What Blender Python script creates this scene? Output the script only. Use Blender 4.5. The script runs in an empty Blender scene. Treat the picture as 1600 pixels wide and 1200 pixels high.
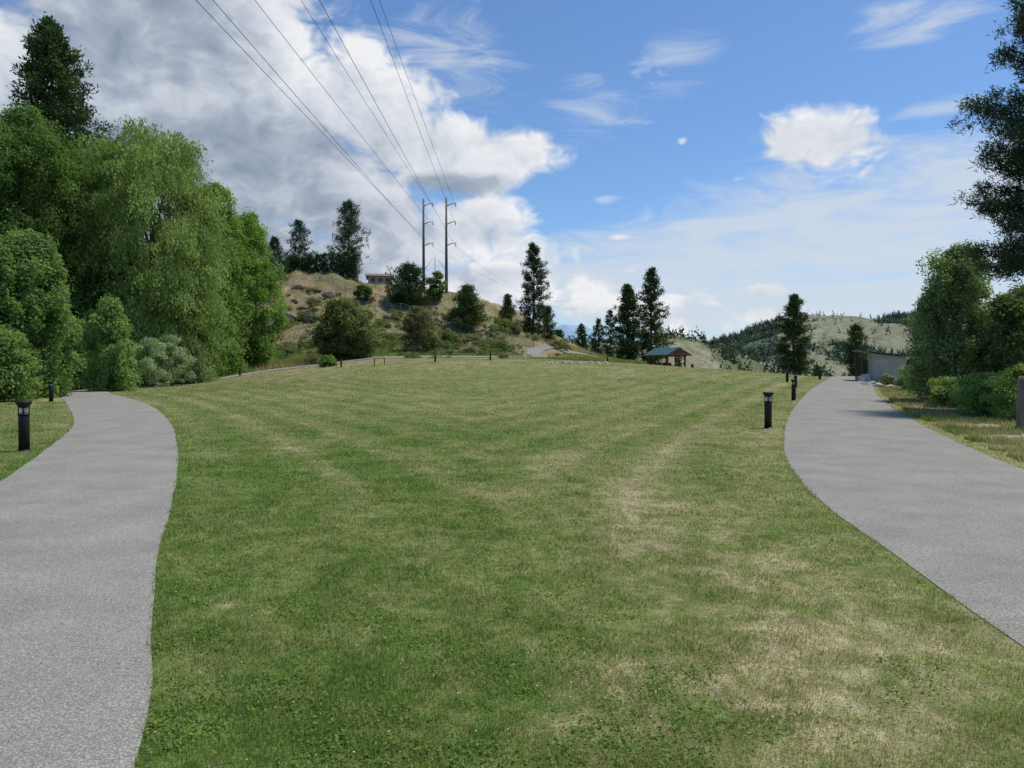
import bpy, bmesh, math, random
import numpy as np
from mathutils import Vector, Matrix
C = bpy.context.scene.collection
rad = math.radians
rng = np.random.default_rng(7)
random.seed(7)

# ------------------------------------------------------------ camera
EYE = 1.65
PIT = math.atan(25/1200)
cam = bpy.data.cameras.new('camera'); cam.lens = 27.0; cam.sensor_width = 36.0
cam.clip_start = 0.05; cam.clip_end = 40000
co = bpy.data.objects.new('camera', cam); C.objects.link(co)
co.location = (0, 0, EYE); co.rotation_euler = (rad(90)-PIT, 0, 0)
bpy.context.scene.camera = co
def ray(px, py):
    a = (px-800)/1200; b = (600-py)/1200
    return Vector((a, math.cos(PIT)+b*math.sin(PIT), -math.sin(PIT)+b*math.cos(PIT)))
def at(px, py, Y):
    d = ray(px, py); d = d*(Y/d.y); return Vector((d.x, d.y, d.z+EYE))

# ------------------------------------------------------------ noise
def vnoise(x, y, seed=0):
    x = np.asarray(x, float); y = np.asarray(y, float)
    xi = np.floor(x).astype(np.int64); yi = np.floor(y).astype(np.int64)
    fx = x-xi; fy = y-yi
    fx = fx*fx*(3-2*fx); fy = fy*fy*(3-2*fy)
    def hsh(a, b):
        n = (a*374761393 + b*668265263 + seed*1442695041) & 0xFFFFFFFF
        n = ((n ^ (n >> 13))*1274126177) & 0xFFFFFFFF
        n = n ^ (n >> 16)
        return (n & 0xFFFF)/65535.0
    a = hsh(xi, yi); b = hsh(xi+1, yi); c = hsh(xi, yi+1); d = hsh(xi+1, yi+1)
    return (a*(1-fx)+b*fx)*(1-fy) + (c*(1-fx)+d*fx)*fy
def fbm(x, y, o=4, seed=0):
    s = 0; w = 1; t = 0
    for i in range(o):
        s = s + w*vnoise(x*2**i, y*2**i, seed+i*17); t += w; w *= .55
    return s/t
def sstep(a, b, x):
    t = np.clip((x-a)/(b-a), 0, 1); return t*t*(3-2*t)

# ------------------------------------------------------------ terrain
PXC = [-1500,-400, 0, 250, 440, 500, 600, 700, 800, 860, 940, 1040, 1180, 1300, 1450, 2000, 3200]
YR = [0, 12, 25, 45, 70, 90, 110, 130, 150, 200, 300, 600, 2000]
TAB = np.array([
 [0]*17, [0]*17, [0]*17,
 [0, 0, 0, .15, .45, .5, .6, .6, .6, .6, .55, .5, .4, .3, .2, .2, .2],
 [0, 0, .1, .15, 1.2, 1.5, 2.0, 2.3, 2.35, 2.25, 2.0, 1.7, 1.25, .85, .8, .8, .8],
 [1, 1, 1, 1, 2.0, 2.4, 3.0, 2.9, 2.75, 2.6, 2.4, 1.9, 1.2, .2, .5, 1, 1],
 [4, 4, 4, 5, 6.0, 6.6, 6.4, 5.2, 4.0, 3.3, 2.8, 1.6, .4, -.6, 0, 1, 1],
 [10, 10, 10, 11, 13, 12.6, 11, 9.4, 7.4, 5.2, 3.4, 1.2, -.5, -2, -1, 0, 0],
 [16, 16, 16, 17, 19.0, 18.8, 17.4, 15.4, 12.2, 8.2, 3.9, 1, -2, -4, -3, -1, -1],
 [22, 22, 22, 21, 21, 20, 19, 17, 15, 9, 2, -2, -6, -9, -8, -5, -5],
 [22, 22, 22, 22, 20, 19, 17, 13, 7, 0, -6, -12, -20, -22, -22, -18, -18],
 [10, 10, 5, 0, -5, -10, -15, -20, -25, -30, -32, -34, -34, -34, -34, -34, -34],
 [-60]*17], float)
def pchip(xk, yk, x):
    xk = np.asarray(xk, float); h = np.diff(xk); d = np.diff(yk)/h
    m = np.zeros(len(xk)); m[0] = d[0]; m[-1] = d[-1]
    for i in range(1, len(xk)-1):
        if d[i-1]*d[i] > 0: m[i] = 2*d[i-1]*d[i]/(d[i-1]+d[i])
    i = np.clip(np.searchsorted(xk, x)-1, 0, len(h)-1)
    t = (x-xk[i])/h[i]; yk = np.asarray(yk)
    return ((1+2*t)*(1-t)**2*yk[i] + t*(1-t)**2*h[i]*m[i] + t*t*(3-2*t)*yk[i+1] + t*t*(t-1)*h[i]*m[i+1])
LY = np.linspace(0, 1, 900)**2*2000
LP = np.linspace(-1500, 3200, 700)
tmp = np.array([pchip(YR, TAB[:, j], LY) for j in range(len(PXC))])
LUT = np.array([pchip(PXC, tmp[:, i], LP) for i in range(len(LY))])
def H(x, y):
    x = np.asarray(x, float); y = np.asarray(y, float)
    Y = np.clip(y, .5, 1999); px = np.clip(800+1200*x/Y, -1499, 3199)
    fi = np.sqrt(Y/2000)*899; fj = (px+1500)/4700*699
    i = np.clip(fi.astype(int), 0, 898); j = np.clip(fj.astype(int), 0, 698)
    a = fi-i; b = fj-j
    z = (LUT[i, j]*(1-b)+LUT[i, j+1]*b)*(1-a) + (LUT[i+1, j]*(1-b)+LUT[i+1, j+1]*b)*a
    z = z + .16*(fbm(x/9, y/9, 2, 5)-.5)*sstep(18, 50, y)
    hill = sstep(98, 125, y)*(1-sstep(830, 930, px))
    rocky = (1-sstep(540, 640, px))
    z = z + hill*((fbm(x/12, y/9, 4, 9)-.5)*5.0 + (fbm(x/3.4, y/3.4, 3, 19)-.5)*(1.2+1.8*rocky))
    z = z + sstep(250, 600, y)*(fbm(x/90, y/90, 3, 3)-.5)*8
    return z
def hz(x, y): return float(H(np.array([x]), np.array([y]))[0])
def hit(px, py, y0=15, y1=400):
    d = ray(px, py); d = d/d.y
    Y = np.arange(y0, y1, .25)
    z = EYE + d.z*Y; g = H(d.x*Y, Y)
    k = np.where(z <= g)[0]
    Yh = Y[k[0]] if len(k) else 120.
    return Vector((d.x*Yh, Yh, hz(d.x*Yh, Yh)))
def onpx(px, Y):
    x = at(px, 575, Y).x; return Vector((x, Y, hz(x, Y)))

LPATH = [(-.25,-3,-2.5,-4),(-.5,0,-2.7,-1),(-1.56,3.17,-3.65,2.1),(-2.26,4.8,-4.4,3.9),(-3.2,6.95,-5.35,6.1),(-4.5,10.2,-6.66,9.35),
 (-6.9,15.8,-9.1,14.8),(-10.4,23.3,-12.7,22.2),(-15.6,33,-18.3,31.7),(-24.5,47,-27,46),(-27.6,53,-30.2,53),(-29,60,-31.8,61),(-28.3,66.3,-31,68.8),
 (-25,75.5,-26.6,79),(-17,84,-18,87.5),(-7.5,89,-8.1,92.6),(-1.5,92.4,-2.6,95.6),(3.2,95.8,1.2,98.4),(4.6,101,2.6,102.2),(4.0,107,2.0,107.4),(4.6,113,2.8,114.6),(8.7,119,7.3,121.6),(15,125,13.8,127.6)]
RPATH = [(1.6,-4,5.2,-4.4),(2.5,.5,6.1,.2),(3.0,4.4,6.6,4.0),(3.36,6.7,6.95,6.1),(4.1,10.7,7.6,9.8),(6.1,17.2,9.5,16.0),(11.2,30.5,14.6,29.1),(18.6,47.5,21.8,46.2),(27.3,66,30.4,64.5),(37,88,40,86.5)]
def crom(P, n=8):
    P = np.array(P, float); out = []
    Q = np.vstack([2*P[0]-P[1], P, 2*P[-1]-P[-2]])
    for i in range(1, len(Q)-2):
        for k in range(n):
            t = k/n
            out.append(.5*((2*Q[i])+(-Q[i-1]+Q[i+1])*t+(2*Q[i-1]-5*Q[i]+4*Q[i+1]-Q[i+2])*t*t+(-Q[i-1]+3*Q[i]-3*Q[i+1]+Q[i+2])*t**3))
    out.append(Q[-2]); return np.array(out)
LPs = crom(LPATH, 14); RPs = crom(RPATH, 20)
mL = LPs[:, 1] < 60; mL2 = LPs[:, 3] < 60
def xL(y): return np.interp(y, LPs[mL][:, 1], LPs[mL][:, 0])
def xLL(y): return np.interp(y, LPs[mL2][:, 3], LPs[mL2][:, 2])
def xR(y): return np.interp(y, RPs[:, 1], RPs[:, 0])
def xRR(y): return np.interp(y, RPs[:, 3], RPs[:, 2])
CENT = np.vstack([(LPs[:, :2]+LPs[:, 2:])/2])[::3]
def dpath(x, y):
    m = np.full(np.shape(x), 1e9)
    for c in CENT[CENT[:, 1] > 40]: m = np.minimum(m, (x-c[0])**2+(y-c[1])**2)
    return np.sqrt(m)
def yback(x): return np.interp(x, [-31,-28.5,-25,-17,-7.5,-1.5,8,20,32,45], [60,66,75.5,84,89,92,91,85,77,66])
def is_lawn(x, y, jit=0.0):
    a = (x > xL(y)+jit) & (x < xR(y)-jit) & (y < yback(x)-jit*2)
    w = np.interp(y, [0, 12, 20, 36], [5, 5, 4, 4.5])
    b = (x < xLL(y)-jit) & (x > xLL(y)-w) & (y < 37)
    c = (x > xRR(y)+jit) & (x < xRR(y)+.55+.5*vnoise(x*.7, y*.7, 44)) & (y < 66)
    return a, b, c

def mixc(a, b, t):
    t = np.asarray(t)[..., None]; return np.asarray(a)*(1-t)+np.asarray(b)*t
DRY = [(1.3,6.5,.8,.7,.16),(1.85,5.5,.6,1.1,.24),(1.75,4.5,.6,.7,.24),(1.95,6.8,.8,.9,.16),(.5,3.8,.9,.6,.18),(1.5,3.7,1.1,.7,.22),(2.6,4.6,.7,.8,.14),(2.2,9,1.4,2.0,.12),
       (-4.6,17,.9,3,.2),(1,30,6,5,.1),(-2.0,5.3,.06,.06,.8),(.2,5.2,1.2,1.0,.10),(5,19,1.5,4,.16),(0,9,1.5,2,.1),(1,13,2.5,3,.08)]
def dryness(x, y):
    a = fbm(x*.55, y*.35, 4, 2); b = fbm(x*2.2, y*1.7, 3, 8); c = fbm(x*9, y*7, 3, 12)
    near = 1-sstep(10, 25, y)
    D = .29+.5*(a-.5)+.55*(b-.5)+.65*(c-.5)*near+.15*sstep(-2, 3, x)*(1-sstep(14, 30, y)) - .14*sstep(1.5, -1.5, x)*(1-sstep(9, 20, y))
    D = D + .18*sstep(12, 40, y)+.30*sstep(48, 78, y)
    for cx, cy, sx, sy, w in DRY: D = D + w*np.exp(-((x-cx)/sx)**2-((y-cy)/sy)**2)*np.clip(-.2+1.4*b+1.1*(c-.2), 0, 2)
    s = np.minimum(x-xL(y), xR(y)-x)
    D = D + .11*np.sin(2*np.pi*s/1.9+1.5*(a-.5))*sstep(5, 12, y)*(1-sstep(9, 26, s))
    D = D + .16*np.exp(-((s-2.4)/.22)**2)*sstep(6, 12, y)+.16*np.exp(-((s-3.9)/.22)**2)*sstep(6, 12, y)
    return np.clip(D, 0, 1)
def lawn_color(x, y):
    D = dryness(x, y)
    c = mixc((.104,.160,.036), (.172,.203,.066), sstep(0, .42, D))
    c = mixc(c, (.268,.252,.125), sstep(.35, .80, D)); c = mixc(c, (.37,.33,.20), sstep(.75, 1.05, D))
    return c
def ground_color(x, y):
    px = 800+1200*x/np.maximum(y, .5)
    n1 = fbm(x*.12, y*.12, 4, 21); n2 = fbm(x*.6, y*.6, 4, 22); n3 = fbm(x*2, y*2, 3, 27)
    c = mixc((.26,.23,.115), (.15,.185,.06), sstep(.35, .6, n2))
    hl = mixc((.31,.24,.145), (.23,.18,.11), sstep(.3, .7, n2))
    hl = mixc(hl, (.15,.16,.07), sstep(.42, .58, n1*.6+n2*.4)*.8); hl = mixc(hl, (.21,.155,.115), sstep(.54, .62, n3*.5+n2*.5)*.7)
    c = mixc(c, hl, sstep(96, 110, y)*(1-sstep(900, 1000, px)))
    far = mixc((.09,.12,.05), (.22,.20,.10), sstep(.45, .6, fbm(x*.02, y*.02, 4, 33)))
    c = mixc(c, far, sstep(180, 260, y))
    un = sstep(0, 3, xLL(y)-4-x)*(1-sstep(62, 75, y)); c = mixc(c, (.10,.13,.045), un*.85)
    d = x-xRR(y); dirt = mixc((.28,.245,.18), (.19,.19,.09), sstep(.38, .60, n2*.6+n3*.4)); c = mixc(c, dirt, sstep(0, .4, d)*(1-sstep(70, 85, y)))
    a, b, g = is_lawn(x, y, -.25)
    L = lawn_color(x, y)*.88; m = (a | b)[..., None]; c = np.where(m, L, c)
    c = np.where(g[..., None], mixc(L, (.28,.25,.13), .5*np.ones(np.shape(x))), c)
    return c

# ------------------------------------------------------------ mesh helpers
def fast_mesh(name, V, F, mat, parent=None, col=None, smooth=False):
    me = bpy.data.meshes.new(name); V = np.asarray(V, np.float32); F = np.asarray(F, np.int32); nf, k = F.shape
    me.vertices.add(len(V)); me.vertices.foreach_set('co', V.ravel())
    me.loops.add(nf*k); me.loops.foreach_set('vertex_index', F.ravel())
    me.polygons.add(nf); me.polygons.foreach_set('loop_start', np.arange(0, nf*k, k, dtype=np.int32))
    me.update(calc_edges=True)
    if col is not None:
        at_ = me.color_attributes.new('Col', 'FLOAT_COLOR', 'POINT')
        cc = np.ones((len(V), 4), np.float32); cc[:, :3] = col; at_.data.foreach_set('color', cc.ravel())
    if smooth: me.polygons.foreach_set('use_smooth', np.ones(nf, bool))
    me.materials.append(mat)
    o = bpy.data.objects.new(name, me); C.objects.link(o)
    if parent: o.parent = parent
    return o
def tag(o, label=None, cat=None, group=None, kind=None):
    if label: o['label'] = label
    if cat: o['category'] = cat
    if group: o['group'] = group
    if kind: o['kind'] = kind
    return o
def empty(name, loc, rz=0):
    o = bpy.data.objects.new(name, None); C.objects.link(o); o.location = loc; o.rotation_euler = (0, 0, rz); o.empty_display_size = .2
    return o
def copy_tree(o, parent=None):
    c = o.copy(); C.objects.link(c)
    if parent: c.parent = parent
    for ch in list(o.children): copy_tree(ch, c)
    return c
class MB:
    def __init__(s): s.v = []; s.f = []
    def box(s, c, sz, rz=0, rx=0, ry=0, taper=1):
        M = Matrix.Translation(c) @ Matrix.Rotation(rz, 4, 'Z') @ Matrix.Rotation(ry, 4, 'Y') @ Matrix.Rotation(rx, 4, 'X')
        n = len(s.v)
        for z in (-1, 1):
            for x, y in ((-1,-1),(1,-1),(1,1),(-1,1)):
                k = taper if z > 0 else 1
                s.v.append(M @ Vector((x*sz[0]/2*k, y*sz[1]/2*k, z*sz[2]/2)))
        s.f += [(n+3,n+2,n+1,n),(n+4,n+5,n+6,n+7)]+[(n+i, n+(i+1)%4, n+4+(i+1)%4, n+4+i) for i in range(4)]
        return s
    def tube(s, P, R, n=8, caps=True):
        P = [Vector(p) for p in P]; b = len(s.v); up = None
        for i, p in enumerate(P):
            t = (P[min(i+1, len(P)-1)]-P[max(i-1, 0)])
            t = t.normalized() if t.length > 1e-9 else Vector((0,0,1))
            if up is None: up = Vector((1,0,0)) if abs(t.x) < .9 else Vector((0,1,0))
            a = t.cross(up).normalized(); c = t.cross(a).normalized()
            for k in range(n):
                an = 2*math.pi*k/n; s.v.append(p + (a*math.cos(an)+c*math.sin(an))*R[i])
        for i in range(len(P)-1):
            for k in range(n):
                s.f.append((b+i*n+k, b+(i+1)*n+k, b+(i+1)*n+(k+1)%n, b+i*n+(k+1)%n))
        if caps:
            s.f.append(tuple(b+k for k in range(n))); s.f.append(tuple(b+(len(P)-1)*n+k for k in reversed(range(n))))
        return s
    def poly(s, pts, thick=None):
        n = len(s.v); m = len(pts)
        s.v += [Vector(p) for p in pts]; s.f.append(tuple(range(n, n+m)))
        if thick:
            t = Vector(thick); s.v += [Vector(p)+t for p in pts]; s.f.append(tuple(reversed(range(n+m, n+2*m))))
            for i in range(m): s.f.append((n+(i+1)%m, n+i, n+m+i, n+m+(i+1)%m))
        return s
    def build(s, name, mat, parent=None, smooth=False, bevel=0):
        me = bpy.data.meshes.new(name); me.from_pydata([tuple(v) for v in s.v], [], s.f); me.update()
        bm = bmesh.new(); bm.from_mesh(me); bmesh.ops.recalc_face_normals(bm, faces=bm.faces)
        if bevel: bmesh.ops.bevel(bm, geom=list(bm.edges), offset=bevel, segments=2, affect='EDGES')
        bm.to_mesh(me); bm.free()
        if smooth:
            for p in me.polygons: p.use_smooth = len(p.vertices) == 4
        me.materials.append(mat)
        o = bpy.data.objects.new(name, me); C.objects.link(o)
        if parent: o.parent = parent
        return o

# ------------------------------------------------------------ materials
def nmat(name):
    m = bpy.data.materials.new(name); m.use_nodes = True; nt = m.node_tree
    return m, nt, nt.nodes['Principled BSDF'], nt.nodes['Material Output']
def mat(name, color, rough=.8, var=.25, scale=4, bump=.2, bscale=None, metal=0, c2=None, stretch=(1,1,1)):
    m, nt, b, o = nmat(name); N = nt.nodes; L = nt.links
    tc = N.new('ShaderNodeTexCoord'); mp = N.new('ShaderNodeMapping'); mp.inputs['Scale'].default_value = stretch
    L.new(tc.outputs['Object'], mp.inputs[0])
    n = N.new('ShaderNodeTexNoise'); n.inputs['Scale'].default_value = scale; n.inputs['Detail'].default_value = 5; L.new(mp.outputs[0], n.inputs['Vector'])
    cr = N.new('ShaderNodeValToRGB'); cr.color_ramp.elements[0].position = .3; cr.color_ramp.elements[1].position = .7
    a = c2 if c2 else tuple(v*(1-var) for v in color); z = color if c2 else tuple(min(1, v*(1+var)) for v in color)
    cr.color_ramp.elements[0].color = (*a, 1); cr.color_ramp.elements[1].color = (*z, 1)
    L.new(n.outputs[0], cr.inputs[0]); L.new(cr.outputs[0], b.inputs['Base Color'])
    b.inputs['Roughness'].default_value = rough; b.inputs['Metallic'].default_value = metal; b.inputs['Specular IOR Level'].default_value = .3
    if bump:
        n2 = N.new('ShaderNodeTexNoise'); n2.inputs['Scale'].default_value = bscale or scale*4; n2.inputs['Detail'].default_value = 3; L.new(mp.outputs[0], n2.inputs['Vector'])
        bp = N.new('ShaderNodeBump'); bp.inputs['Strength'].default_value = bump; bp.inputs['Distance'].default_value = .02
        L.new(n2.outputs[0], bp.inputs['Height']); L.new(bp.outputs[0], b.inputs['Normal'])
    return m
def leafmat(name, tr=.3):
    m = bpy.data.materials.new(name); m.use_nodes = True; nt = m.node_tree; N = nt.nodes; L = nt.links; N.clear()
    o = N.new('ShaderNodeOutputMaterial'); b = N.new('ShaderNodeBsdfDiffuse')
    a = N.new('ShaderNodeAttribute'); a.attribute_name = 'Col'; L.new(a.outputs['Color'], b.inputs['Color'])
    t = N.new('ShaderNodeBsdfTranslucent'); mx = N.new('ShaderNodeMixShader'); mx.inputs[0].default_value = tr
    vm = N.new('ShaderNodeVectorMath'); vm.operation = 'MULTIPLY'; L.new(a.outputs['Color'], vm.inputs[0]); vm.inputs[1].default_value = (1.25, 1.3, .65)
    L.new(vm.outputs[0], t.inputs['Color']); L.new(b.outputs[0], mx.inputs[1]); L.new(t.outputs[0], mx.inputs[2]); L.new(mx.outputs[0], o.inputs['Surface'])
    return m
def groundmat(name, k=1.0):
    m, nt, b, o = nmat(name); N = nt.nodes; L = nt.links
    a = N.new('ShaderNodeAttribute'); a.attribute_name = 'Col'; tc = N.new('ShaderNodeTexCoord')
    def noise(s, d=5):
        n = N.new('ShaderNodeTexNoise'); n.inputs['Scale'].default_value = s*k; n.inputs['Detail'].default_value = d; n.inputs['Roughness'].default_value = .65
        L.new(tc.outputs['Object'], n.inputs['Vector']); return n
    n1 = noise(9, 4); n2 = noise(55, 2); n3 = noise(1.1, 4)
    def mr(src, lo, hi, a0=.3, a1=.7):
        r = N.new('ShaderNodeMapRange'); r.inputs[1].default_value = a0; r.inputs[2].default_value = a1; r.inputs[3].default_value = lo; r.inputs[4].default_value = hi
        L.new(src.outputs[0], r.inputs[0]); return r
    r1 = mr(n1, .68, 1.3); r2 = mr(n2, .6, 1.35); r3 = mr(n3, .82, 1.16)
    m1 = N.new('ShaderNodeMath'); m1.operation = 'MULTIPLY'; L.new(r1.outputs[0], m1.inputs[0]); L.new(r2.outputs[0], m1.inputs[1])
    m2 = N.new('ShaderNodeMath'); m2.operation = 'MULTIPLY'; L.new(m1.outputs[0], m2.inputs[0]); L.new(r3.outputs[0], m2.inputs[1])
    vm = N.new('ShaderNodeVectorMath'); vm.operation = 'SCALE'; L.new(a.outputs['Color'], vm.inputs[0]); L.new(m2.outputs[0], vm.inputs['Scale'])
    L.new(vm.outputs[0], b.inputs['Base Color']); b.inputs['Roughness'].default_value = .95; b.inputs['Specular IOR Level'].default_value = .05
    bp = N.new('ShaderNodeBump'); bp.inputs['Strength'].default_value = .5; bp.inputs['Distance'].default_value = .04
    L.new(n1.outputs[0], bp.inputs['Height']); L.new(bp.outputs[0], b.inputs['Normal'])
    return m
def asphalt():
    m, nt, b, o = nmat('bleached_asphalt'); N = nt.nodes; L = nt.links; tc = N.new('ShaderNodeTexCoord')
    v = N.new('ShaderNodeTexVoronoi'); v.inputs['Scale'].default_value = 170; L.new(tc.outputs['Object'], v.inputs['Vector'])
    n = N.new('ShaderNodeTexNoise'); n.inputs['Scale'].default_value = 1.1; n.inputs['Detail'].default_value = 6; n.inputs['Roughness'].default_value = .62; L.new(tc.outputs['Object'], n.inputs['Vector'])
    n2 = N.new('ShaderNodeTexNoise'); n2.inputs['Scale'].default_value = 60; n2.inputs['Detail'].default_value = 3; L.new(tc.outputs['Object'], n2.inputs['Vector'])
    sp = N.new('ShaderNodeSeparateColor'); L.new(v.outputs['Color'], sp.inputs[0])
    r = N.new('ShaderNodeValToRGB'); e = r.color_ramp.elements
    e[0].position = 0; e[0].color = (.145,.140,.121,1); e[1].position = 1; e[1].color = (.38,.368,.326,1)
    x = e.new(.6); x.color = (.238,.230,.201,1); L.new(sp.outputs[0], r.inputs[0])
    mr = N.new('ShaderNodeMapRange'); mr.inputs[1].default_value = .3; mr.inputs[2].default_value = .7; mr.inputs[3].default_value = .85; mr.inputs[4].default_value = 1.13; L.new(n.outputs[0], mr.inputs[0])
    mr2 = N.new('ShaderNodeMapRange'); mr2.inputs[1].default_value = .35; mr2.inputs[2].default_value = .65; mr2.inputs[3].default_value = .86; mr2.inputs[4].default_value = 1.1; L.new(n2.outputs[0], mr2.inputs[0])
    mm = N.new('ShaderNodeMath'); mm.operation = 'MULTIPLY'; L.new(mr.outputs[0], mm.inputs[0]); L.new(mr2.outputs[0], mm.inputs[1])
    vm = N.new('ShaderNodeVectorMath'); vm.operation = 'SCALE'; L.new(r.outputs[0], vm.inputs[0]); L.new(mm.outputs[0], vm.inputs['Scale']); L.new(vm.outputs[0], b.inputs['Base Color'])
    b.inputs['Roughness'].default_value = .95; b.inputs['Specular IOR Level'].default_value = .05
    bp = N.new('ShaderNodeBump'); bp.inputs['Strength'].default_value = .35; bp.inputs['Distance'].default_value = .003; L.new(v.outputs[0], bp.inputs['Height']); L.new(bp.outputs[0], b.inputs['Normal'])
    return m
M_ground = groundmat('ground_cover'); M_hill = groundmat('far_slope_cover', .012); M_asph = asphalt()
M_leaf = leafmat('foliage', .42); M_needle = leafmat('pine_needles', .15); M_grass = leafmat('grass_blades', .35)
M_bark = mat('grey_brown_bark', (.16,.13,.10), .95, .35, 6, .8, 20, stretch=(1,1,.25))
M_pbark = mat('ponderosa_bark', (.14,.09,.06), .95, .4, 5, .8, 18, stretch=(1,1,.3))
M_black = mat('black_powder_coat', (.012,.012,.014), .45, .2, 12, .1)
M_lens = mat('frosted_lens', (.45,.45,.42), .35, .1, 8, 0)
M_rock = mat('brown_rock', (.21,.16,.125), .95, .4, 1.5, 1, 6)
M_wrock = mat('pale_rock', (.40,.37,.32), .95, .3, 2, 1, 8)
M_steel = mat('weathered_steel', (.12,.11,.105), .7, .2, 2, .1)
M_wire = mat('cable', (.035,.037,.04), .6, .05, 2, 0)
M_fence = mat('green_chain_link', (.09,.18,.13), .6, .1, 2, 0)
M_grey = mat('galvanised_wire', (.12,.12,.11), .6, .1, 2, 0)
M_teal = mat('teal_metal_roof', (.035,.10,.12), .6, .15, 2, .1)
M_log = mat('red_brown_timber', (.19,.085,.05), .8, .3, 3, .3, stretch=(1,1,.3))
M_conc = mat('concrete_wall', (.42,.39,.33), .9, .15, 1.2, .3)
M_dwood = mat('dark_wood', (.09,.065,.045), .85, .3, 4, .4)
M_wood = mat('weathered_wood', (.22,.17,.13), .9, .35, 5, .9, 18, stretch=(1,1,.2))
M_white = mat('off_white_paint', (.62,.60,.56), .7, .08, 3, 0)
M_stucco = mat('tan_stucco', (.34,.29,.23), .9, .1, 3, 0)
M_pale = mat('weathered_pale_plastic', (.42,.42,.40), .7, .1, 3, 0)
M_rooft = mat('brown_shingle', (.20,.14,.115), .9, .2, 6, .3)
M_glass = mat('window_glass', (.03,.04,.05), .1, .1, 2, 0)
M_bluer = mat('blue_sheet_roof', (.06,.12,.18), .5, .12, 2, .1)

# ------------------------------------------------------------ ground
th = np.concatenate([np.arange(-180, -52, 4.), np.arange(-52, 52, .3), np.arange(52, 180, 4.)]); th = np.radians(th)
r = np.concatenate([[0.05, .6, 1.2, 1.8], 2.3*np.exp(np.arange(0, 560)*.0153)])
TH, RR = np.meshgrid(th, r); GX = RR*np.sin(TH); GY = RR*np.cos(TH)
GZ = H(GX.ravel(), GY.ravel()); V = np.stack([GX.ravel(), GY.ravel(), GZ], 1)
nt_, nr = len(th), len(r); ii, jj = np.meshgrid(np.arange(nr-1), np.arange(nt_), indexing='ij')
j2 = (jj+1) % nt_; F = np.stack([ii*nt_+jj, (ii+1)*nt_+jj, (ii+1)*nt_+j2, ii*nt_+j2], -1).reshape(-1, 4)[:, ::-1]
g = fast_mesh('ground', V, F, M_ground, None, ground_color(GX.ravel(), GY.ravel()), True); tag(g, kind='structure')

def path_mesh(name, P):
    cols = 9; t = np.linspace(0, 1, cols)
    P = crom(P, 30)
    wob = lambda s: .025*(vnoise(s*1.1, s*0, 61)-.5)
    s = np.cumsum(np.r_[0, np.hypot(*(P[1:, :2]-P[:-1, :2]).T)])
    d = P[:, 2:]-P[:, :2]; d /= np.linalg.norm(d, axis=1)[:, None]
    A = P[:, :2]+d*wob(s)[:, None]; B = P[:, 2:]+d*wob(s+40)[:, None]
    X = A[:, None, 0]*(1-t)+B[:, None, 0]*t; Y = A[:, None, 1]*(1-t)+B[:, None, 1]*t
    Z = H(X.ravel(), Y.ravel()).reshape(X.shape)+.006+.0005*np.clip(np.abs(Y)-15, 0, 80)+.004*np.clip(Y-98, 0, 30)
    Z += .02*(1-(2*t-1)**2)
    V = np.stack([X, Y, Z], -1).reshape(-1, 3); n = len(P)
    i, j = np.meshgrid(np.arange(n-1), np.arange(cols-1), indexing='ij')
    F = np.stack([i*cols+j, i*cols+j+1, (i+1)*cols+j+1, (i+1)*cols+j], -1).reshape(-1, 4)
    o = fast_mesh(name, V, F, M_asph, None, None, True); tag(o, kind='structure')
path_mesh('path', LPATH); path_mesh('path', RPATH)

# ------------------------------------------------------------ grass (stuff)
def unit(a): return a/np.maximum(np.linalg.norm(a, axis=-1, keepdims=True), 1e-9)
def blades(name, x, y, h, w, col, lean=.5, label=None, mat_=None):
    n = len(x); z = H(x, y); an = rng.random(n)*2*np.pi; ln = rng.random(n)*lean
    wd = np.stack([np.cos(an), np.sin(an), 0*an], 1)*(w/2)[:, None]
    la = rng.random(n)*2*np.pi; tip = np.stack([np.cos(la)*ln*h, np.sin(la)*ln*h, h*np.sqrt(np.clip(1-ln**2, .1, 1))], 1)
    b = np.stack([x, y, z-.004], 1)
    V = np.empty((n, 3, 3)); V[:, 0] = b-wd; V[:, 1] = b+wd; V[:, 2] = b+tip
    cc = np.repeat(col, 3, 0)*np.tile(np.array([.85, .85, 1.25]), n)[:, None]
    F = np.arange(n*3).reshape(-1, 3)
    o = fast_mesh(name, V.reshape(-1, 3), F, mat_ or M_grass, None, cc); tag(o, label, 'grass', None, 'stuff'); return o
N = 820000
ang = np.radians(rng.uniform(-37, 37, N)); rr = 2.5*np.exp(rng.random(N)**1.08*np.log(92/2.5))
x = rr*np.sin(ang); y = rr*np.cos(ang)
jx = .03*(vnoise(x*9, y*9, 71)-.5)-.03+.03*rng.random(N)
a, b, c = is_lawn(x, y, jx); k = a | b | (c & (rng.random(N) < .55)); x, y, rr = x[k], y[k], rr[k]
lc = lawn_color(x, y); D = dryness(x, y); n = len(x); col = lc*1.25*rng.uniform(.66, 1.5, n)[:, None]
st = rng.random(n) < (.06+.42*D); col[st] = mixc((.32,.29,.14), (.48,.43,.26), rng.random(st.sum()))*rng.uniform(.6, 1.05, st.sum())[:, None]
tuft = fbm(x*3.5, y*3.5, 3, 91)
h = (.014+.055*tuft**1.5)*rng.uniform(.55, 1.3, n)*(1-.35*D); w = np.maximum(.0035, rr*.0011)*rng.uniform(.7, 1.2, n)
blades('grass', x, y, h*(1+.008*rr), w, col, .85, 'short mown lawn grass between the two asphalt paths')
def diamonds(c, a_, b_, L, W):
    n = len(c); V = np.empty((n, 4, 3)); V[:, 0] = c-a_*(L/2)[:, None]; V[:, 1] = c+b_*(W/2)[:, None]; V[:, 2] = c+a_*(L/2)[:, None]; V[:, 3] = c-b_*(W/2)[:, None]
    return V.reshape(-1, 3)
N = 120000
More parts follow.
